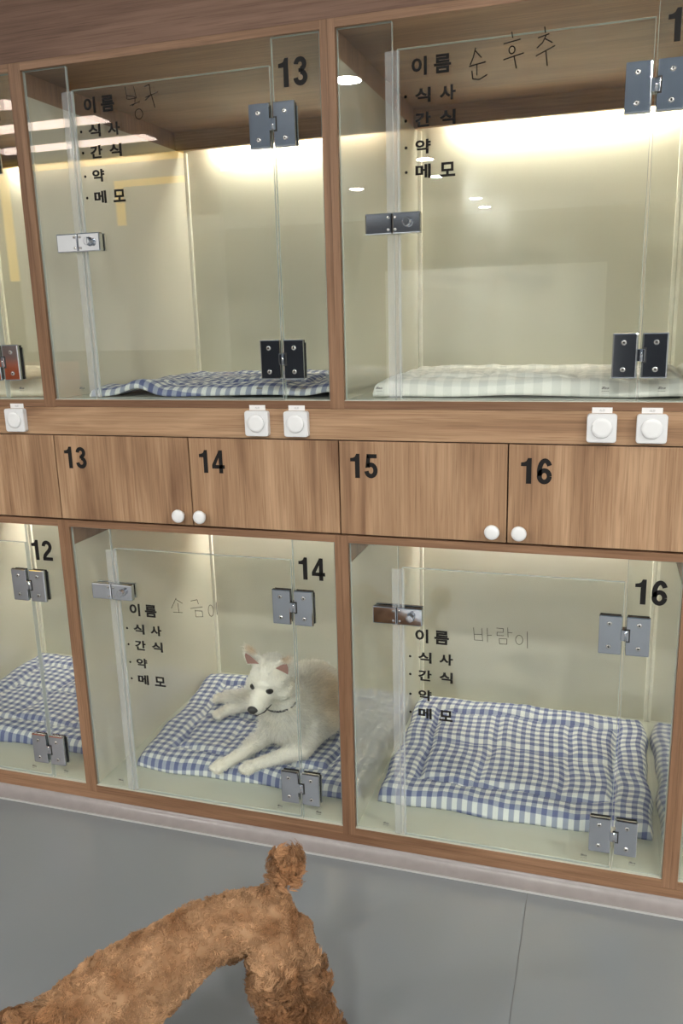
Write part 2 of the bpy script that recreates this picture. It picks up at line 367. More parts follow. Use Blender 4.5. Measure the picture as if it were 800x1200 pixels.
def build_kennel(ix, upper, no, label, detail=True):
    x0 = ix*PITCH; z0, z1 = (ZU0, ZU1) if upper else (ZL0, ZL1); H = z1-z0
    k = empty('kennel', (x0, 0, z0), label, 'kennel', 'glass fronted kennels in two rows')
    # carcass
    for a, b_ in ((-.0149, 0), (W, W+.0149)): obj('side_panel', B(a, b_, 0, YB+.015, -.0175, H+.0158, bev=.0004), WOODEV, k)
    obj('top_panel', B(.0, W, 0, YB, H, H+.0158, bev=.0004), WOODE, k)
    obj('bottom_panel', B(.0, W, 0, YB, -.0175 if not upper else -.0158, 0, bev=.0004), WOODE, k)
    obj('back_panel', B(0, W, YB+.003, YB+.015, 0, H), WOODH, k)
    hb = H-BAND
    obj('side_liner', B(0, .0015, .014, YB, .0012, hb), LINER, k); obj('side_liner', B(W-.0015, W, .014, YB, .0012, hb), LINER, k)
    obj('back_liner', B(0, W, YB, YB+.003, .0012, H-.001), BACKL, k)
    obj('floor_liner', B(0, W, .003, YB, 0, .0012), FLOORL, k)
    obj('valance', B(.0, W, YB-.052, YB-.036, hb-.001, H), WOODH, k)
    t = .62 if upper else .60
    cx = .345 if upper else .33
    obj('light_strip', B(cx-t/2+(.07 if upper else 0), cx+t/2-.02, YB-.034, YB-.020, H-.030, H-.022), LEDM if upper else LEDL, k)
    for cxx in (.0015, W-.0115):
        obj('corner_highlight_bead', B(cxx, cxx+.010, YB-.010, YB, .0012, hb if cxx < .1 else hb, bev=.002), TRIMW, k)  # bead made wide and bright to carry the corner highlight
    # glass
    lp = obj('fixed_pane', prism_pane(.002, .107, .001, H-.001), [GLASS, GEDGE], k)
    rp = obj('fixed_pane', prism_pane(.5605, W-.002, .001, H-.001), [GLASS, GEDGE], k)
    dr = obj('door_pane', prism_pane(.1155, .5565, .0035, .6355), [GLASS, GEDGE], k)
    s = bmesh.new(); box(s, .094, .1085, .0005, .0037, .006, .632, bev=.0006); box(s, .1085, .1145, -.002, .0135, .006, .632, bev=.0012); box(s, .1145, .121, .0005, .0037, .006, .632, bev=.0006)
    obj('seal_strip', s, SEAL, lp, smooth=True)
    if not detail: return k
    for zz in (.0435, .488): 
        t_ = hinge(k, zz)
        screws(t_, [(-.027, .064), (-.027, .016), (.028, .064), (.028, .016)], -.0040)
    # latch
    zl = .316 if upper else .513
    la = bpy.data.objects.new('latch', None); link(la, k); la.location = (0, 0, zl); la.empty_display_size = .02
    bm = bmesh.new(); box(bm, .054, .1055, -.010, .0035, 0, .038, bev=.0022); box(bm, .1065, .1605, -.010, .0035, 0, .038, bev=.0022); box(bm, .056, .158, .0125, .018, .001, .037, bev=.001)
    box(bm, .1053, .1067, -.006, .003, .002, .036, mi=1)
    obj('latch_plate', bm, [CHROME, DARKREC], la)
    screws(la, [(.099, .030), (.099, .008), (.1125, .030), (.1125, .008)], -.010, .0027)
    bm = lathe(bmesh.new(), [(.0098, 0), (.0098, .002), (.0083, .0035), (.0083, .012), (.0065, .0135)], (.1365, -.010, .020), n=8); box(bm, .134, .139, -.0245, -.0225, .012, .028, bev=.0006)
    obj('thumb_turn', bm, CHROME, la)
    # number
    h = .0505
    if no: numeral(no, h, .575, .0035, .5935, rp)
    # printed form
    zc = .6025 if upper else .4875
    g = bmesh.new(); merge(g, shift(glyph('이', .031, .028), .143, .0035, zc-.0155)); merge(g, shift(glyph('름', .031, .031), .184, .0035, zc-.0155)); obj('printed_line', g, BLACK, dr)
    for s_, dz in (('식사', -.0485), ('간식', -.0895), ('약', -.1355), ('메모', -.178)):
        g = bmesh.new(); z = zc+dz
        merge(g, strokes([circ(.1315, z, .0014, .0014, 8)], .0028, .0033))
        for j, ch in enumerate(s_): merge(g, shift(glyph(ch, .025, .029), .149+j*.0455, .0035, z-.0125))
        obj('printed_line', g, BLACK, dr)
    # tempered glass stamps
    for par, xx in ((lp, .066), (dr, .497), (rp, .594)):
        g = bmesh.new(); 
        for a in range(6): box(g, xx+a*.0022, xx+a*.0022+.0016, .0034, .0038, .0235, .0255+(a % 2)*.0008)
        box(g, xx, xx+.013, .0034, .0038, .0262, .0268); box(g, xx+.001, xx+.006, .0034, .0038, .0268, .0280)
        for a in range(5): box(g, xx+a*.0026, xx+a*.0026+.0017, .0034, .0038, .0195, .0203)
        obj('glass_stamp', g, STAMP, par)
    key = ('u' if upper else 'l') + (no or '')
    if key in HAND:
        bx, bz, bw, bh, sw, ink, ln = HAND[key]
        obj('handwritten_name', strokes([[(bx+p[0]*bw, bz+p[1]*bh) for p in l] for l in ln], sw, .0033), ink, dr)
    return k
build_kennel(-1, True, '11', 'glass fronted kennel at the upper left edge, holding the plain cream mat')
build_kennel(0, True, '13', 'upper glass kennel numbered 13 with a blue checked mat, above drawers 13 and 14')
build_kennel(1, True, '15', 'upper glass kennel with the pale grey mat and three handwritten syllables on the door')
build_kennel(-1, False, '12', 'lower glass kennel numbered 12 at the left edge')
build_kennel(0, False, '14', 'lower glass kennel numbered 14 with the white dog inside')
build_kennel(1, False, '16', 'lower glass kennel numbered 16 holding an empty blue checked mat')
build_kennel(2, True, None, 'kennel beyond the right edge of the upper row', False)
build_kennel(2, False, None, 'lower kennel of which only a sliver shows at the right edge', False)

# ------------------------------------------------------------------ storage cabinets between the rows
def knob_at(x, z, parent):
    bm = lathe(bmesh.new(), [(.0065, 0), (.006, .008), (.0075, .012), (.0140, .0155), (.0150, .0185), (.0146, .0215), (.012, .0238), (.007, .0248), (.002, .025)], (x, 0, z), n=28)
    return obj('knob', bm, WHITE, parent, smooth=True)
for i, (na, nb, lab) in enumerate([('11', '12', 'storage cabinet at the far left, left of the doors 13 and 14'), ('13', '14', 'wood storage cabinet numbered 13 and 14, above the kennel with the white dog'), ('15', '16', 'wood storage cabinet numbered 15 and 16, above the kennel with the empty mat'), (None, None, 'storage cabinet beyond the right edge of the row')]):
    x0 = (i-1)*PITCH-.015
    c = empty('storage_cabinet', (x0, 0, ZD0), lab, 'cabinet', 'storage cabinets between the kennel rows')
    bm = bmesh.new(); box(bm, .001, PITCH-.001, .02, .55, .001, ZD1-ZD0)
    obj('body', bm, SHADOWGAP, c)
    for j, n_ in enumerate((na, nb)):
        a = j*PITCH/2
        d = obj('door', B(a+.0014, a+PITCH/2-.0014, 0, .0185, .0024, ZD1-ZD0-.0012, bev=.0006), WOODV, c)
        if n_: numeral(n_, .0505, a+.0245, -.0002, .123, d)
        knob_at(PITCH/2+(-.0262 if j == 0 else .0262)-.001, .0265, d)

# ------------------------------------------------------------------ round button switches and their stickers on the rail
def rbox(bm, x0, x1, y0, y1, z0, z1, r, mi=0):
    pts = []
    for cx, cz, a0 in ((x1-r, z1-r, 0), (x0+r, z1-r, 90), (x0+r, z0+r, 180), (x1-r, z0+r, 270)):
        for k in range(6): a = math.radians(a0+k*18); pts.append((cx+r*math.cos(a), cz+r*math.sin(a)))
    ins = .0012; cx, cz = (x0+x1)/2, (z0+z1)/2; hx, hz = (x1-x0)/2, (z1-z0)/2
    A = [bm.verts.new((x, y1, z)) for x, z in pts]; Bv = [bm.verts.new((x, y0+ins, z)) for x, z in pts]
    Cv = [bm.verts.new((cx+(x-cx)*(1-ins/hx), y0, cz+(z-cz)*(1-ins/hz))) for x, z in pts]
    n = len(pts)
    for P, Q in ((A, Bv), (Bv, Cv)):
        for i in range(n): bm.faces.new((P[i], P[(i+1) % n], Q[(i+1) % n], Q[i])).material_index = mi
    bm.faces.new(Cv).material_index = mi; bm.faces.new(A).material_index = mi
    bmesh.ops.recalc_face_normals(bm, faces=bm.faces[:]); return bm
sw = [(-.108, 'white round button switch at the far left of the rail'), (.499, 'button switch right below the corner of door pane 13, nearer its hinge side'), (.587, 'button switch over the middle of drawer door 14'), (1.190, 'button switch over the numeral side of door 16'), (1.277, 'last white button switch toward the edge of the photo')]
SWB = plain('white switch base', (.74, .75, .755), .35, var=.01)
for i, (x, lab) in enumerate(sw):
    t = empty('button_switch', (x, 0, .9945), lab, 'switch', 'white button switches on the wooden rail')
    obj('base', rbox(bmesh.new(), -.0265, .0265, -.012, 0, -.0265, .0265, .0055), SWB, t)
    obj('button', lathe(bmesh.new(), [(.0185, .0118), (.0185, .0150), (.0178, .0158), (.012, .0162)], (0, 0, .001), n=36), WHITE, t, smooth=False)
    s = empty('name_sticker', (x-.0005+(.003 if x < .1 else 0), 0, 1.027), 'small white sticker above ' + ['the far left button switch', 'the first switch over door 14', 'the switch over the middle of door 14', 'the switch just past the numeral 16', 'the last switch of the rail'][i], 'sticker', 'small white stickers over the switches')
    obj('paper', B(-.0180, .0180, -.0008, -.0001, -.0052, .0052), PAPER, s)
    sg = 1 if i % 2 else -1
    obj('faint_writing', strokes([[(-.005, -.001), (-.003, .0014), (-.002, -.001)], [(-.001, .0015), (-.0005, -.0012)], [(.001, .0012), (.003, .0014), (.003, -.0004), (.001, -.0006)], [(.0042, .0016), (.0044, -.0012)], [(-.004, -.0018), (.004, -.0020)]], .0006, -.0010), plain('faint grey print', (.42, .42, .42), .6), s)

# --- mats
def cushion(name, corners, zbase, thick, m, label, bumps=(), edge=.012, nx=120, ny=100, seed=0, quilt=.085, cloth_rot=0., zoff=None, wob=1.):
    """corners: front-left, front-right, back-right, back-left (x,y). closed puffed quilt with stitched inner border."""
    fl, fr_, br, bl = [Vector(c) for c in corners]
    LX = ((fr_-fl).length + (br-bl).length)/2; LY = ((bl-fl).length + (br-fr_).length)/2
    top, uvs = [], []
    for j in range(ny+1):
        for i in range(nx+1):
            u, v = i/nx, j/ny
            # border wobble + rounded corners
            uu = u + (.006*math.sin(v*11+seed) + .004*math.sin(v*23+seed*2))*(1-2*u)*wob; vv = v + (.008*math.sin(u*9+seed*3) + .005*math.sin(u*21+seed))*(1-2*v)*wob
            ca, cb = abs(2*u-1), abs(2*v-1); cr = max(0, ca-.9)*max(0, cb-.9)*6
            uu = .5+(uu-.5)*(1-cr*.12); vv = .5+(vv-.5)*(1-cr*.12)
            p = (fl*(1-uu)+fr_*uu)*(1-vv) + (bl*(1-uu)+br*uu)*vv
            dx, dy = min(u, 1-u)*LX, min(v, 1-v)*LY; d = min(dx, dy)
            e = min(1, d/.03); prof_ = math.sqrt(max(0, 1-(1-e)**2))
            def groove(t, wdt=.010): return math.exp(-(t/wdt)**2)
            q = 0
            wv_ = .006*math.sin(u*17+v*5+seed)
            if d > quilt-.03: q = groove(d-quilt+wv_)
            ux, vy = u*LX, v*LY
            inner = 1 if d > quilt else 0
            if inner:
                q = max(q, .75*groove(ux-LX*.38+.01*math.sin(vy*14), .012)*0.6, .75*groove(vy-LY*.52+.012*math.sin(ux*11+seed), .011)*.8, .6*groove(ux-LX*.68+.012*math.sin(vy*9+seed), .011)*.7)
            nz = noise.noise(Vector((p.x*9, p.y*9, seed)))*.006 + noise.noise(Vector((p.x*26, p.y*22, seed+3)))*.0032 + noise.noise(Vector((p.x*60, p.y*45, seed+9)))*.0012
            # gathers by the stitching
            nz += .0016*math.sin((ux if dy < dx else vy)*105+seed)*math.exp(-abs(d-quilt)/.018)
            z = edge*.5 + (thick-edge*.5)*prof_*(1-.55*q) + nz*prof_
            lift = 0
            for bx, by, rx, ry, hh in bumps: lift += hh*math.exp(-((p.x-bx)/rx)**2-((p.y-by)/ry)**2)
            top.append((p.x, p.y, max(.002, z)+lift, lift)); 
            cu, sv = math.cos(cloth_rot), math.sin(cloth_rot)
            ax, ay = ux + .004*math.sin(vy*15+seed) , vy + .004*math.sin(ux*13+seed)
            uvs.append((ax*cu-ay*sv+.003, ax*sv+ay*cu))
    N = (nx+1)*(ny+1)
    verts = [(x, y, z) for x, y, z, l in top] + [(x, y, l*.92 + .0005 + (0)) for x, y, z, l in top]
    faces = []
    idx = lambda i, j: j*(nx+1)+i
    for j in range(ny):
        for i in range(nx):
            a, b_, c, d = idx(i, j), idx(i+1, j), idx(i+1, j+1), idx(i, j+1)
            faces.append((a, b_, c, d)); faces.append((a+N, d+N, c+N, b_+N))
    rim = [idx(i, 0) for i in range(nx+1)] + [idx(nx, j) for j in range(1, ny+1)] + [idx(i, ny) for i in range(nx-1, -1, -1)] + [idx(0, j) for j in range(ny-1, 0, -1)]
    for a, b_ in zip(rim, rim[1:]+rim[:1]): faces.append((b_, a, a+N, b_+N))
    me = bpy.data.meshes.new(name); me.from_pydata(verts, [], faces); me.materials.append(m)
    uv = me.uv_layers.new(name='cloth'); vi = np.empty(len(me.loops), dtype=np.int32); me.loops.foreach_get('vertex_index', vi)
    ua = np.array(uvs+uvs, dtype=np.float32)[vi]; uv.data.foreach_set('uv', ua.ravel())
    me.polygons.foreach_set('use_smooth', [True]*len(me.polygons))
    o = bpy.data.objects.new(name, me); o.location = (0, 0, zbase); link(o)
    return tag(o, label, 'pet mat', 'quilted mats lying in the kennels')
cushion('quilted_mat', [(.045, .105), (.650, .105), (.650, .655), (.008, .64)], ZL0+.0015, .030, GING, 'blue and white gingham quilted mat under the white dog in kennel 14', seed=1, cloth_rot=.02, bumps=[(.06, .6, .12, .12, .01)])
cushion('quilted_mat', [(.708, .115), (1.340, .125), (1.340, .655), (.700, .660)], ZL0+.0015, .034, GING, 'empty blue and white gingham quilted mat in kennel 16', seed=2, cloth_rot=-.012, bumps=[(1.0, .62, .3, .08, .006)])
cushion('quilted_mat', [(-.640, .125), (-.040, .125), (-.038, .650), (-.66, .65)], ZL0+.0015, .034, GING, 'blue and white gingham quilted mat in kennel 12 at the left edge', seed=3, cloth_rot=.03)
cushion('quilted_mat', [(.058, .050), (.655, .042), (.652, .60), (.05, .62)], ZU0+.0015, .020, GING, 'blue and white gingham quilted mat lying in waves in the upper kennel 13', seed=4, cloth_rot=.05,
        bumps=[(.18, .05, .045, .16, .020), (.47, .22, .13, .16, .022), (.645, .08, .04, .08, .014)], edge=.010)
cushion('quilted_mat', [(.735, .062), (1.34, .055), (1.345, .63), (.70, .64)], ZU0+.0015, .030, GINGW, 'pale grey checked quilted mat in the upper right kennel', seed=5, bumps=[(.86, .2, .2, .1, .012), (1.05, .12, .12, .1, .006), (1.31, .2, .06, .12, .022)], edge=.014)
cushion('quilted_mat', [(-.64, .05), (-.045, .045), (-.04, .62), (-.64, .62)], ZU0+.0015, .042, CREAMC, 'plain cream mat in the upper kennel at the left edge', seed=6, edge=.03, nx=60, ny=50)

# ------------------------------------------------------------------ animals
_t = bmesh.new(); bmesh.ops.create_icosphere(_t, subdivisions=2, radius=1); _t.verts.index_update()
ICO_V = np.array([v.co[:] for v in _t.verts]); ICO_F = np.array([[v.index for v in f.verts] for f in _t.faces]); _t.free()
def blob(name, parts, voxel, smooth_it, mats, parent, noise_amp=0, noise_scale=30):
    """parts: ('s',c,r) sphere; ('c',p,rp,q,rq) tapered limb; ('e',c,(rx,ry,rz),rotM) ellipsoid -> one continuous skin"""
    VS, FS = [], []
    def ball(c, rad, M=None):
        q = ICO_V*np.array(rad)
        if M: q = q @ np.array(M).T
        FS.append(ICO_F+ball.n); VS.append(q+np.array(c)); ball.n += len(ICO_V)
    ball.n = 0
    for p in parts:
        if p[0] == 's': ball(p[1], (p[2],)*3)
        elif p[0] == 'e': ball(p[1], p[2], p[3] if len(p) > 3 else None)
        else:
            a, ra, b_, rb = Vector(p[1]), p[2], Vector(p[3]), p[4]; n = max(2, int((b_-a).length/(min(ra, rb)*.45))+1)
            for i in range(n+1):
                t = i/n; ball(a.lerp(b_, t), (ra+(rb-ra)*t,)*3)
    me = bpy.data.meshes.new(name); me.from_pydata(np.concatenate(VS).tolist(), [], np.concatenate(FS).tolist())
    o = bpy.data.objects.new(name, me); COL.objects.link(o)
    r = o.modifiers.new('r', 'REMESH'); r.mode = 'VOXEL'; r.voxel_size = voxel; r.use_smooth_shade = True
    s = o.modifiers.new('s', 'SMOOTH'); s.factor = .5; s.iterations = smooth_it
    m2 = bpy.data.meshes.new_from_object(o.evaluated_get(bpy.context.evaluated_depsgraph_get())); bpy.data.objects.remove(o); bpy.data.meshes.remove(me)
    if noise_amp:
        nrm = [v.normal.copy() for v in m2.vertices]
        for v, nn in zip(m2.vertices, nrm):
            a = noise.noise(v.co*noise_scale)+.5*noise.noise(v.co*noise_scale*2.1); v.co += nn*a*noise_amp(v.co)
    m2.materials.clear()
    for m in mats: m2.materials.append(m)
    for p in m2.polygons: p.use_smooth = True
    m2.name = name; o = bpy.data.objects.new(name, m2); return link(o, parent)
def surf_sample(o, n):
    me = o.data; me.calc_loop_triangles(); nt_ = len(me.loop_triangles)
    tri = np.empty(nt_*3, dtype=np.int32); me.loop_triangles.foreach_get('vertices', tri); tri = tri.reshape(-1, 3)
    co = np.empty(len(me.vertices)*3, dtype=np.float32); me.vertices.foreach_get('co', co); co = co.reshape(-1, 3)
    no = np.empty(len(me.vertices)*3, dtype=np.float32); me.vertex_normals.foreach_get('vector', no); no = no.reshape(-1, 3)
    A, B_, C_ = co[tri[:, 0]], co[tri[:, 1]], co[tri[:, 2]]; ar = np.linalg.norm(np.cross(B_-A, C_-A), axis=1); 
    t = rng.choice(nt_, n, p=ar/ar.sum()); a, b_ = rng.random(n), rng.random(n); k = a+b_ > 1; a[k] = 1-a[k]; b_[k] = 1-b_[k]
    a = a[:, None]; b_ = b_[:, None]
    P = A[t]*(1-a-b_)+B_[t]*a+C_[t]*b_; N = no[tri[t, 0]]*(1-a-b_)+no[tri[t, 1]]*a+no[tri[t, 2]]*b_
    return P, N/np.maximum(1e-6, np.linalg.norm(N, axis=1, keepdims=True))
def fur(body, n, lenf, flowf, r0, m, parent, lift=.5, curl=0., k=5, keep=None, jitter=.35, clump=0, tint=(.55, 1.25)):
    P, N = surf_sample(body, n)
    if keep is not None: q = keep(P); P, N = P[q], N[q]
    n = len(P); F = flowf(P); F = F/np.maximum(1e-6, np.linalg.norm(F, axis=1, keepdims=True))
    F = F-N*(F*N).sum(1, keepdims=True); F = F/np.maximum(1e-4, np.linalg.norm(F, axis=1, keepdims=True))
    cid = None; jit = rng.normal(0, jitter*.5, (n, 3))
    if clump:
        cc = P[:clump]; cid = np.empty(n, dtype=np.int64)
        cf = cc.astype(np.float32); c2 = (cf**2).sum(1)
        for a0 in range(0, n, 8000): cid[a0:a0+8000] = (c2[None]-2*(P[a0:a0+8000].astype(np.float32) @ cf.T)).argmin(1)
        jit = jit[cid]+rng.normal(0, .06, (n, 3)); N = N[cid]*.6+N*.4; N /= np.linalg.norm(N, axis=1, keepdims=True)
    d = N*lift+F*(1-lift)+jit; d /= np.linalg.norm(d, axis=1, keepdims=True)
    S = np.cross(d, N); S /= np.maximum(1e-4, np.linalg.norm(S, axis=1, keepdims=True)); T = np.cross(d, S)
    ln = (lenf(P)*rng.uniform(.7, 1.15, n))[:, None]; ph = rng.uniform(0, 2*PI, n)[:, None]; tw = rng.choice([-1, 1], n)[:, None]*rng.uniform(1.1, 1.8, n)[:, None]
    pts = np.empty((n, k, 3), dtype=np.float32)
    if clump: ph = ph[cid]+rng.normal(0, .25, (n, 1)); tw = tw[cid]; ln = ln[cid]*rng.uniform(.85, 1.1, (n, 1)); S = S[cid]; T = T[cid]
    for i in range(k):
        t = i/(k-1); q = P+d*ln*t - N*ln*t*t*.25*(1-lift)
        if curl: an = ph+tw*t*2*PI; q = q+(S*(np.cos(an)-np.cos(ph))+T*(np.sin(an)-np.sin(ph)))*curl
        if clump: q = q+(P[cid]-P)*(t*.35)
        pts[:, i] = q
    pts[:, 0] -= N*.001
    hc = bpy.data.hair_curves.new('fur'); hc.add_curves([k]*n)
    hc.points.foreach_set('position', pts.ravel())
    rad = np.tile(np.linspace(1, .35, k)*r0, n).astype(np.float32); hc.points.foreach_set('radius', rad)
    tn = rng.uniform(tint[0], tint[1], n)[cid] if clump else rng.uniform(.9, 1.05, n)
    at = hc.attributes.new('tint', 'FLOAT', 'CURVE'); at.data.foreach_set('value', tn.astype(np.float32)); hc.materials.append(m)
    o = bpy.data.objects.new('fur', hc); link(o, parent); tag(o, kind='stuff'); return o
def furmat(name, c1, c2, scale, rough=.6, patches=None, per=.25, skin=1.):
    m, nt, b = mat(name); setp(b, c1, rough, 0, .25)
    tc = nd(nt, 'ShaderNodeTexCoord'); n = nd(nt, 'ShaderNodeTexNoise'); n.inputs['Scale'].default_value = scale; n.inputs['Detail'].default_value = 3; nt.links.new(tc.outputs['Object'], n.inputs['Vector'])
    c1, c2 = [tuple(q*skin for q in c) for c in (c1, c2)]; r = ramp(nt, [(.34, c1), (.60, c2)]); nt.links.new(n.outputs['Fac'], r.inputs[0]); col = r.outputs[0]
    for cx, rad, pc in (patches or []):
        dd = nd(nt, 'ShaderNodeVectorMath', operation='DISTANCE'); dd.inputs[1].default_value = cx; nt.links.new(tc.outputs['Object'], dd.inputs[0])
        mr = nd(nt, 'ShaderNodeMapRange'); mr.inputs[1].default_value = rad; mr.inputs[2].default_value = rad*.35; nt.links.new(dd.outputs['Value'], mr.inputs[0])
        x = nd(nt, 'ShaderNodeMix', data_type='RGBA'); nt.links.new(mr.outputs[0], x.inputs[0]); nt.links.new(col, x.inputs[6]); x.inputs[7].default_value = (*pc, 1); col = x.outputs[2]
    hi = nd(nt, 'ShaderNodeHairInfo'); mr = nd(nt, 'ShaderNodeMapRange'); mr.inputs[3].default_value = 1-per; mr.inputs[4].default_value = 1+per*.4; nt.links.new(hi.outputs['Random'], mr.inputs[0])
    at = nd(nt, 'ShaderNodeAttribute'); at.attribute_name = 'tint'; ml = nd(nt, 'ShaderNodeMath', operation='MULTIPLY'); ml.inputs[1].default_value = 1
    if per: nt.links.new(at.outputs['Fac'], ml.inputs[1])
    nt.links.new(mr.outputs[0], ml.inputs[0])
    x = nd(nt, 'ShaderNodeVectorMath', operation='SCALE'); nt.links.new(col, x.inputs[0]); nt.links.new(ml.outputs[0], x.inputs['Scale']); nt.links.new(x.outputs[0], b.inputs['Base Color'])
    return m
# ---- white dog lying in kennel 14 (world coordinates, parent at origin of the dog)
DX = Vector((.43, .30, ZL0+.034))
dog = empty('dog', DX, 'white dog with dark eyes and pricked ears lying on the mat in kennel 14', 'dog')
def L_(p): return Vector(p)-DX
F_ = Vector((-.10, -.93, -.30)).normalized(); U_ = Vector((.10, -.32, .96)); U_ = (U_-F_*U_.dot(F_)).normalized(); R_ = F_.cross(U_).normalized()   # R_: toward image left side of the face is -R_
HM = Matrix((R_, F_, U_)).transposed()     # columns: right, forward, up
HS = .93; HCn = Vector((.424, .172, .334))
def h(r, f, u): return L_(HCn + (R_*r + F_*f + U_*u)*HS)
parts = [('s', h(0, -.005, .002), .052), ('e', h(0, .012, -.004), (.054, .050, .044), HM), ('e', h(.028, .018, -.020), (.028, .032, .026), HM), ('e', h(-.028, .018, -.020), (.028, .032, .026), HM),
         ('c', h(0, .030, -.012), .034, h(0, .094, -.026), .0205), ('c', h(0, .035, -.028), .028, h(0, .082, -.038), .0155), ('e', h(.040, .012, -.026), (.026, .030, .024), HM), ('e', h(-.040, .012, -.026), (.026, .030, .024), HM), ('e', h(0, .045, .016), (.030, .020, .018), HM)]
for s in (-1, 1):   # ears: thick flat triangles
    b0 = h(s*.038, -.002, .036); tip = h(s*.063, .004, .080)
    for i in range(9):
        t = i/8; c = b0.lerp(tip, t); wd = .029*(1-t)**.62+.005
        parts.append(('e', c, (wd, .0072*(1-t*.3), .010), HM @ Matrix.Rotation(s*.35, 3, 'Y')))
A = lambda *p: L_(p)
parts += [('c', h(0, -.02, -.02), .050, A(.435, .235, .225), .062), ('c', A(.435, .235, .225), .062, A(.432, .265, .18), .078),
          ('c', A(.432, .27, .175), .080, A(.450, .35, .183), .095), ('c', A(.450, .35, .183), .095, A(.438, .43, .170), .088), ('c', A(.438, .43, .17), .086, A(.40, .475, .15), .062),
          ('s', A(.485, .33, .155), .068), ('s', A(.475, .27, .150), .055), ('s', A(.40, .265, .155), .050),
          # front legs
          ('c', A(.487, .262, .135), .040, A(.482, .218, .112), .026), ('c', A(.482, .218, .112), .025, A(.425, .165, .107), .017), ('c', A(.425, .165, .107), .017, A(.385, .128, .103), .0155), ('e', A(.376, .117, .103), (.021, .024, .014)),
          ('c', A(.385, .262, .150), .034, A(.372, .228, .125), .023), ('c', A(.372, .228, .125), .022, A(.335, .160, .110), .0165), ('c', A(.335, .160, .110), .0165, A(.308, .118, .103), .015), ('e', A(.300, .106, .102), (.020, .024, .014)),
          # hind legs reaching out to the left
          ('c', A(.40, .46, .14), .055, A(.33, .445, .130), .040), ('c', A(.33, .445, .130), .036, A(.24, .452, .122), .020), ('c', A(.24, .452, .122), .020, A(.165, .445, .115), .0165), ('e', A(.145, .438, .113), (.024, .018, .014)),
          ('c', A(.39, .42, .13), .045, A(.30, .415, .125), .030), ('c', A(.30, .415, .125), .026, A(.235, .405, .118), .0185), ('c', A(.235, .405, .118), .018, A(.195, .372, .112), .016), ('e', A(.185, .356, .110), (.018, .022, .014))]
for (px, py, pz, dx_, dy_) in ((.376, .117, .101, -.35, -.93), (.300, .106, .100, -.35, -.93), (.145, .438, .110, -1, -.15), (.185, .356, .108, -.5, -.86)):   # toes
    dv = Vector((dx_, dy_, 0)).normalized(); sd = Vector((-dv.y, dv.x, 0))
    for q in (-1.5, -.5, .5, 1.5): parts.append(('e', A(*(Vector((px, py, pz))+dv*(.020-.003*abs(q))+sd*q*.0088)), (.0068, .0090, .0080)))
WBASE = (.90, .86, .77); WL = (.95, .92, .85); TAN = (.84, .68, .48)
pt = [(tuple(A(.53, .35, .20)), .10, TAN), (tuple(h(-.05, 0, .085)), .024, (.74, .58, .42)), (tuple(h(.05, 0, .085)), .024, (.74, .58, .42))]
WSKIN = furmat('white dog undercoat', WBASE, WL, 22, .8, pt, 0); WFUR = furmat('white dog fur', WL, (.97, .95, .91), 22, .6, pt, .25)
db = blob('body', parts, .0034, 7, [WSKIN], dog, lambda c: .0012, 60)
def flow_dog(P):
    # along the spine away from the head, down the legs
    hc_ = np.array(h(0, .09, 0)); f = P-hc_; f = f.copy()
    leg = (P[:, 2] < A(0, 0, .125).z) & (P[:, 1] < A(0, .25, 0).y); f[leg] = np.array([-.5, -.8, -.1])
    hl = (P[:, 0] < A(.36, 0, 0).x) & (P[:, 1] > A(0, .34, 0).y); f[hl] = np.array([-1, -.1, -.1]); return f
face_c = np.array(h(0, .05, -.01)); hc0 = np.array(h(0, 0, 0))
def len_dog(P):
    d = np.linalg.norm(P-face_c, axis=1); l = np.clip((d-.045)/.10, 0, 1)*.016+.003
    low = (P[:, 2] < A(0, 0, .128).z); l[low] = np.minimum(l[low], .0065); return l
fur(db, 60000, len_dog, flow_dog, .00042, WFUR, dog, lift=.36, jitter=.5, curl=.0006)
EYE = plain('dark wet eye', (.012, .008, .006), .05, spec=.8, var=0); NOSE = plain('black nose leather', (.02, .018, .018), .35, noise_scale=400, bmp=.0005); PINK = plain('pink ear lining', (.42, .22, .19), .7)
for s in (-1, 1):
    bm = bmesh.new(); bmesh.ops.create_uvsphere(bm, u_segments=20, v_segments=14, radius=1)
    M_ = HM @ Matrix.Rotation(s*-.35, 3, 'Z')
    for v in bm.verts: v.co = M_ @ Vector((v.co.x*.0100, v.co.y*.0080, v.co.z*.0076)) + h(s*.0235, .0570, .004)
    obj('eye', bm, EYE, dog, smooth=True)
    bm = bmesh.new()      # concave pink ear lining
    b0 = Vector((s*.036, .0045, .044)); rows = []
    for i in range(7):
        t = i/6; c = Vector((s*(.042+.018*t), .0085+.003*t+.002, .043+.034*t)); wd = .0175*(1-t)**.6+.0006
        rows.append([bm.verts.new(h(c.x+q*wd, c.y-(1-q*q)*.001+.0045, c.z+q*s*-.3*wd)) for q in (-1, -.5, 0, .5, 1)])
    for a, b_ in zip(rows, rows[1:]):
        for i in range(4): bm.faces.new((a[i], a[i+1], b_[i+1], b_[i]))
    obj('inner_ear', bm, PINK, dog, smooth=True)
bm = bmesh.new(); bmesh.ops.create_uvsphere(bm, u_segments=20, v_segments=14, radius=1)
for v in bm.verts: v.co = HM @ Vector((v.co.x*(.0135 if v.co.z > -.2 else .0105), v.co.y*.0095, v.co.z*.0105)) + h(0, .113, -.021)
obj('nose', bm, NOSE, dog, smooth=True)
mm = []
for s in (-1, 1): mm.append([h(0, .115, -.032), h(s*.009, .110, -.040), h(s*.0225, .092, -.040), h(s*.031, .066, -.034)])
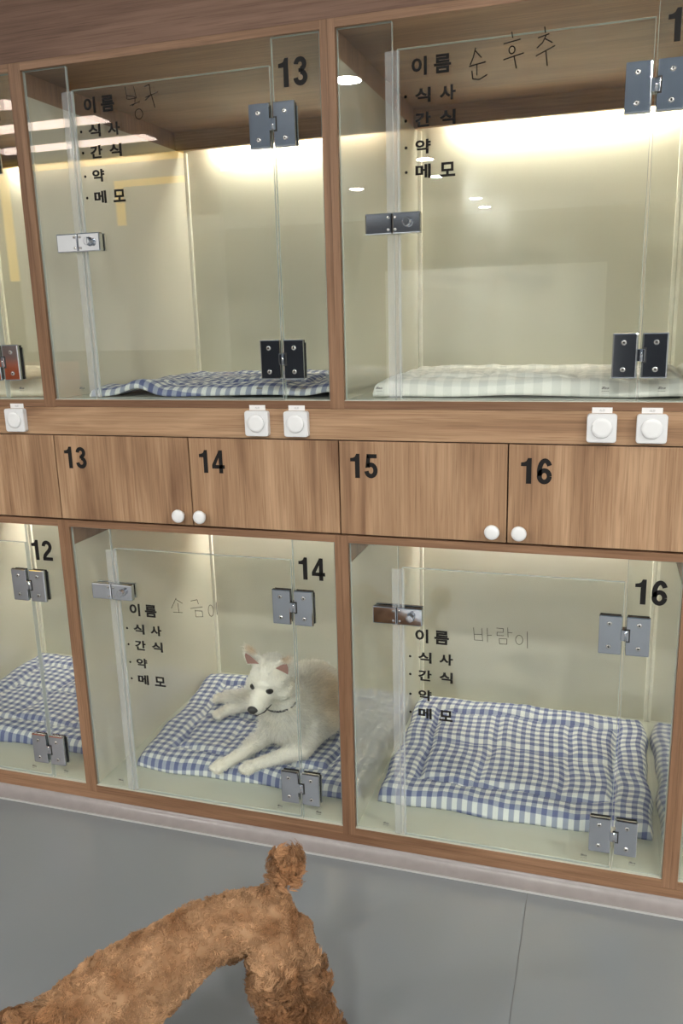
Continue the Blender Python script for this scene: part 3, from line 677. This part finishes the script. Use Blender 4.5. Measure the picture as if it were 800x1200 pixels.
def tube(pts, r, n=8):
    bm = bmesh.new(); rings = []
    for i, p in enumerate(pts):
        d = (pts[min(i+1, len(pts)-1)]-pts[max(i-1, 0)]).normalized(); a = d.orthogonal().normalized(); b_ = d.cross(a)
        rr = r if 0 < i < len(pts)-1 else r*.6
        rings.append([bm.verts.new(p+(a*math.cos(2*PI*j/n)+b_*math.sin(2*PI*j/n))*rr) for j in range(n)])
    for A_, B_ in zip(rings, rings[1:]):
        for j in range(n): bm.faces.new((A_[j], A_[(j+1) % n], B_[(j+1) % n], B_[j]))
    bm.faces.new(rings[0]); bm.faces.new(rings[-1]); return bm
bm = bmesh.new()
for l in mm: merge(bm, tube(l, .0019))
obj('mouth', bm, NOSE, dog, smooth=True)
nc = A(.431, .212, .266); nx_ = Vector((.02, .55, -.80)).normalized(); na = nx_.orthogonal().normalized(); nb = nx_.cross(na)
cp = [nc+(na*math.cos(2*PI*i/28)+nb*math.sin(2*PI*i/28))*.0508 for i in range(28)]
obj('collar', tube(cp+[cp[0]], .0032), plain('dark nylon collar', (.03, .03, .035), .7), dog, smooth=True)
# ---- curly brown poodle standing on the floor in front
PX = Vector((.74, -.62, 0))
pd = empty('poodle', PX, 'curly apricot brown poodle seen from behind, standing on the grey floor', 'dog')
Q = lambda *p: Vector(p)-PX
pparts = [('c', Q(.727, -.590, .300), .046, Q(.685, -.616, .305), .043), ('c', Q(.685, -.616, .305), .043, Q(.645, -.653, .300), .047), ('c', Q(.645, -.653, .300), .047, Q(.601, -.706, .280), .057), ('c', Q(.601, -.706, .280), .057, Q(.556, -.763, .265), .063),
          ('c', Q(.556, -.763, .265), .063, Q(.525, -.831, .260), .059), ('c', Q(.525, -.831, .260), .056, Q(.482, -.880, .270), .046), ('s', Q(.448, -.910, .280), .048), ('c', Q(.448, -.910, .275), .032, Q(.410, -.955, .260), .018),
          # near hind leg: thigh, shank, hock, foot
          ('c', Q(.735, -.592, .280), .044, Q(.740, -.599, .255), .042), ('c', Q(.740, -.599, .255), .041, Q(.734, -.597, .190), .032), ('c', Q(.734, -.597, .190), .031, Q(.746, -.589, .130), .028), ('c', Q(.746, -.589, .130), .027, Q(.768, -.575, .080), .022), ('c', Q(.768, -.575, .080), .022, Q(.762, -.580, .026), .022), ('e', Q(.750, -.590, .017), (.028, .023, .017)),
          # far hind leg
          ('c', Q(.762, -.570, .262), .030, Q(.776, -.573, .225), .022), ('c', Q(.776, -.573, .225), .021, Q(.791, -.566, .180), .015), ('c', Q(.791, -.566, .180), .015, Q(.800, -.565, .120), .0145), ('c', Q(.800, -.565, .120), .0145, Q(.812, -.560, .080), .015), ('c', Q(.812, -.560, .080), .015, Q(.806, -.565, .026), .018), ('e', Q(.794, -.574, .017), (.026, .021, .017)),
          # front legs
          ('c', Q(.575, -.785, .225), .040, Q(.565, -.800, .120), .030), ('c', Q(.565, -.80, .120), .028, Q(.560, -.805, .026), .023), ('e', Q(.550, -.818, .017), (.025, .025, .017)),
          ('c', Q(.515, -.745, .225), .040, Q(.500, -.758, .120), .030), ('c', Q(.500, -.758, .120), .028, Q(.495, -.760, .026), .023), ('e', Q(.485, -.773, .017), (.025, .025, .017)),
          ('c', Q(.742, -.583, .335), .015, Q(.757, -.592, .378), .008), ('e', Q(.771, -.604, .412), (.0195, .0195, .0245)), ('c', Q(.682, -.622, .270), .016, Q(.678, -.626, .246), .007)]
PB = (.31, .155, .070); PL = (.53, .32, .175); PDK = (.24, .115, .05)
ppatch = [(tuple(Q(.75, -.60, .11)), .14, PDK), (tuple(Q(.771, -.604, .41)), .06, (.33, .165, .075)), (tuple(Q(.46, -.87, .28)), .08, PDK), (tuple(Q(.70, -.61, .22)), .04, PDK)]
PSKIN = furmat('poodle undercoat', PB, PL, 21, .85, ppatch, 0, .7); PFUR = furmat('poodle curls', PB, PL, 21, .7, ppatch, .3)
legw = lambda z: min(1, max(0, (.285-z)/.06)) if z < .35 else min(1, max(0, (z-.37)/.02))
pb = blob('body', pparts, .0040, 5, [PSKIN], pd, lambda c: .0012+.0078*legw(c.z), 80)
legz = lambda P: np.clip((.27-P[:, 2])/.08, 0, 1)
tailm = lambda P: (P[:, 2] > .385).astype(float)
def len_p(P): return .0075+.010*np.maximum(legz(P), tailm(P))
def flow_p(P): f = np.tile(np.array([.6, .4, -.5]), (len(P), 1)); return f
curly = lambda P: rng.random(len(P)) < np.clip(np.maximum(legz(P)*1.6, tailm(P))+(P[:, 1] < -.22)*1., 0, 1)
fur(pb, 46000, lambda P: np.full(len(P), .0085), flow_p, .00060, PFUR, pd, lift=.42, curl=.0020, k=6, jitter=.75, clump=5000, tint=(.82, 1.12))
fur(pb, 60000, len_p, flow_p, .00075, PFUR, pd, lift=.6, curl=.0042, k=8, jitter=.8, clump=1500, keep=curly)
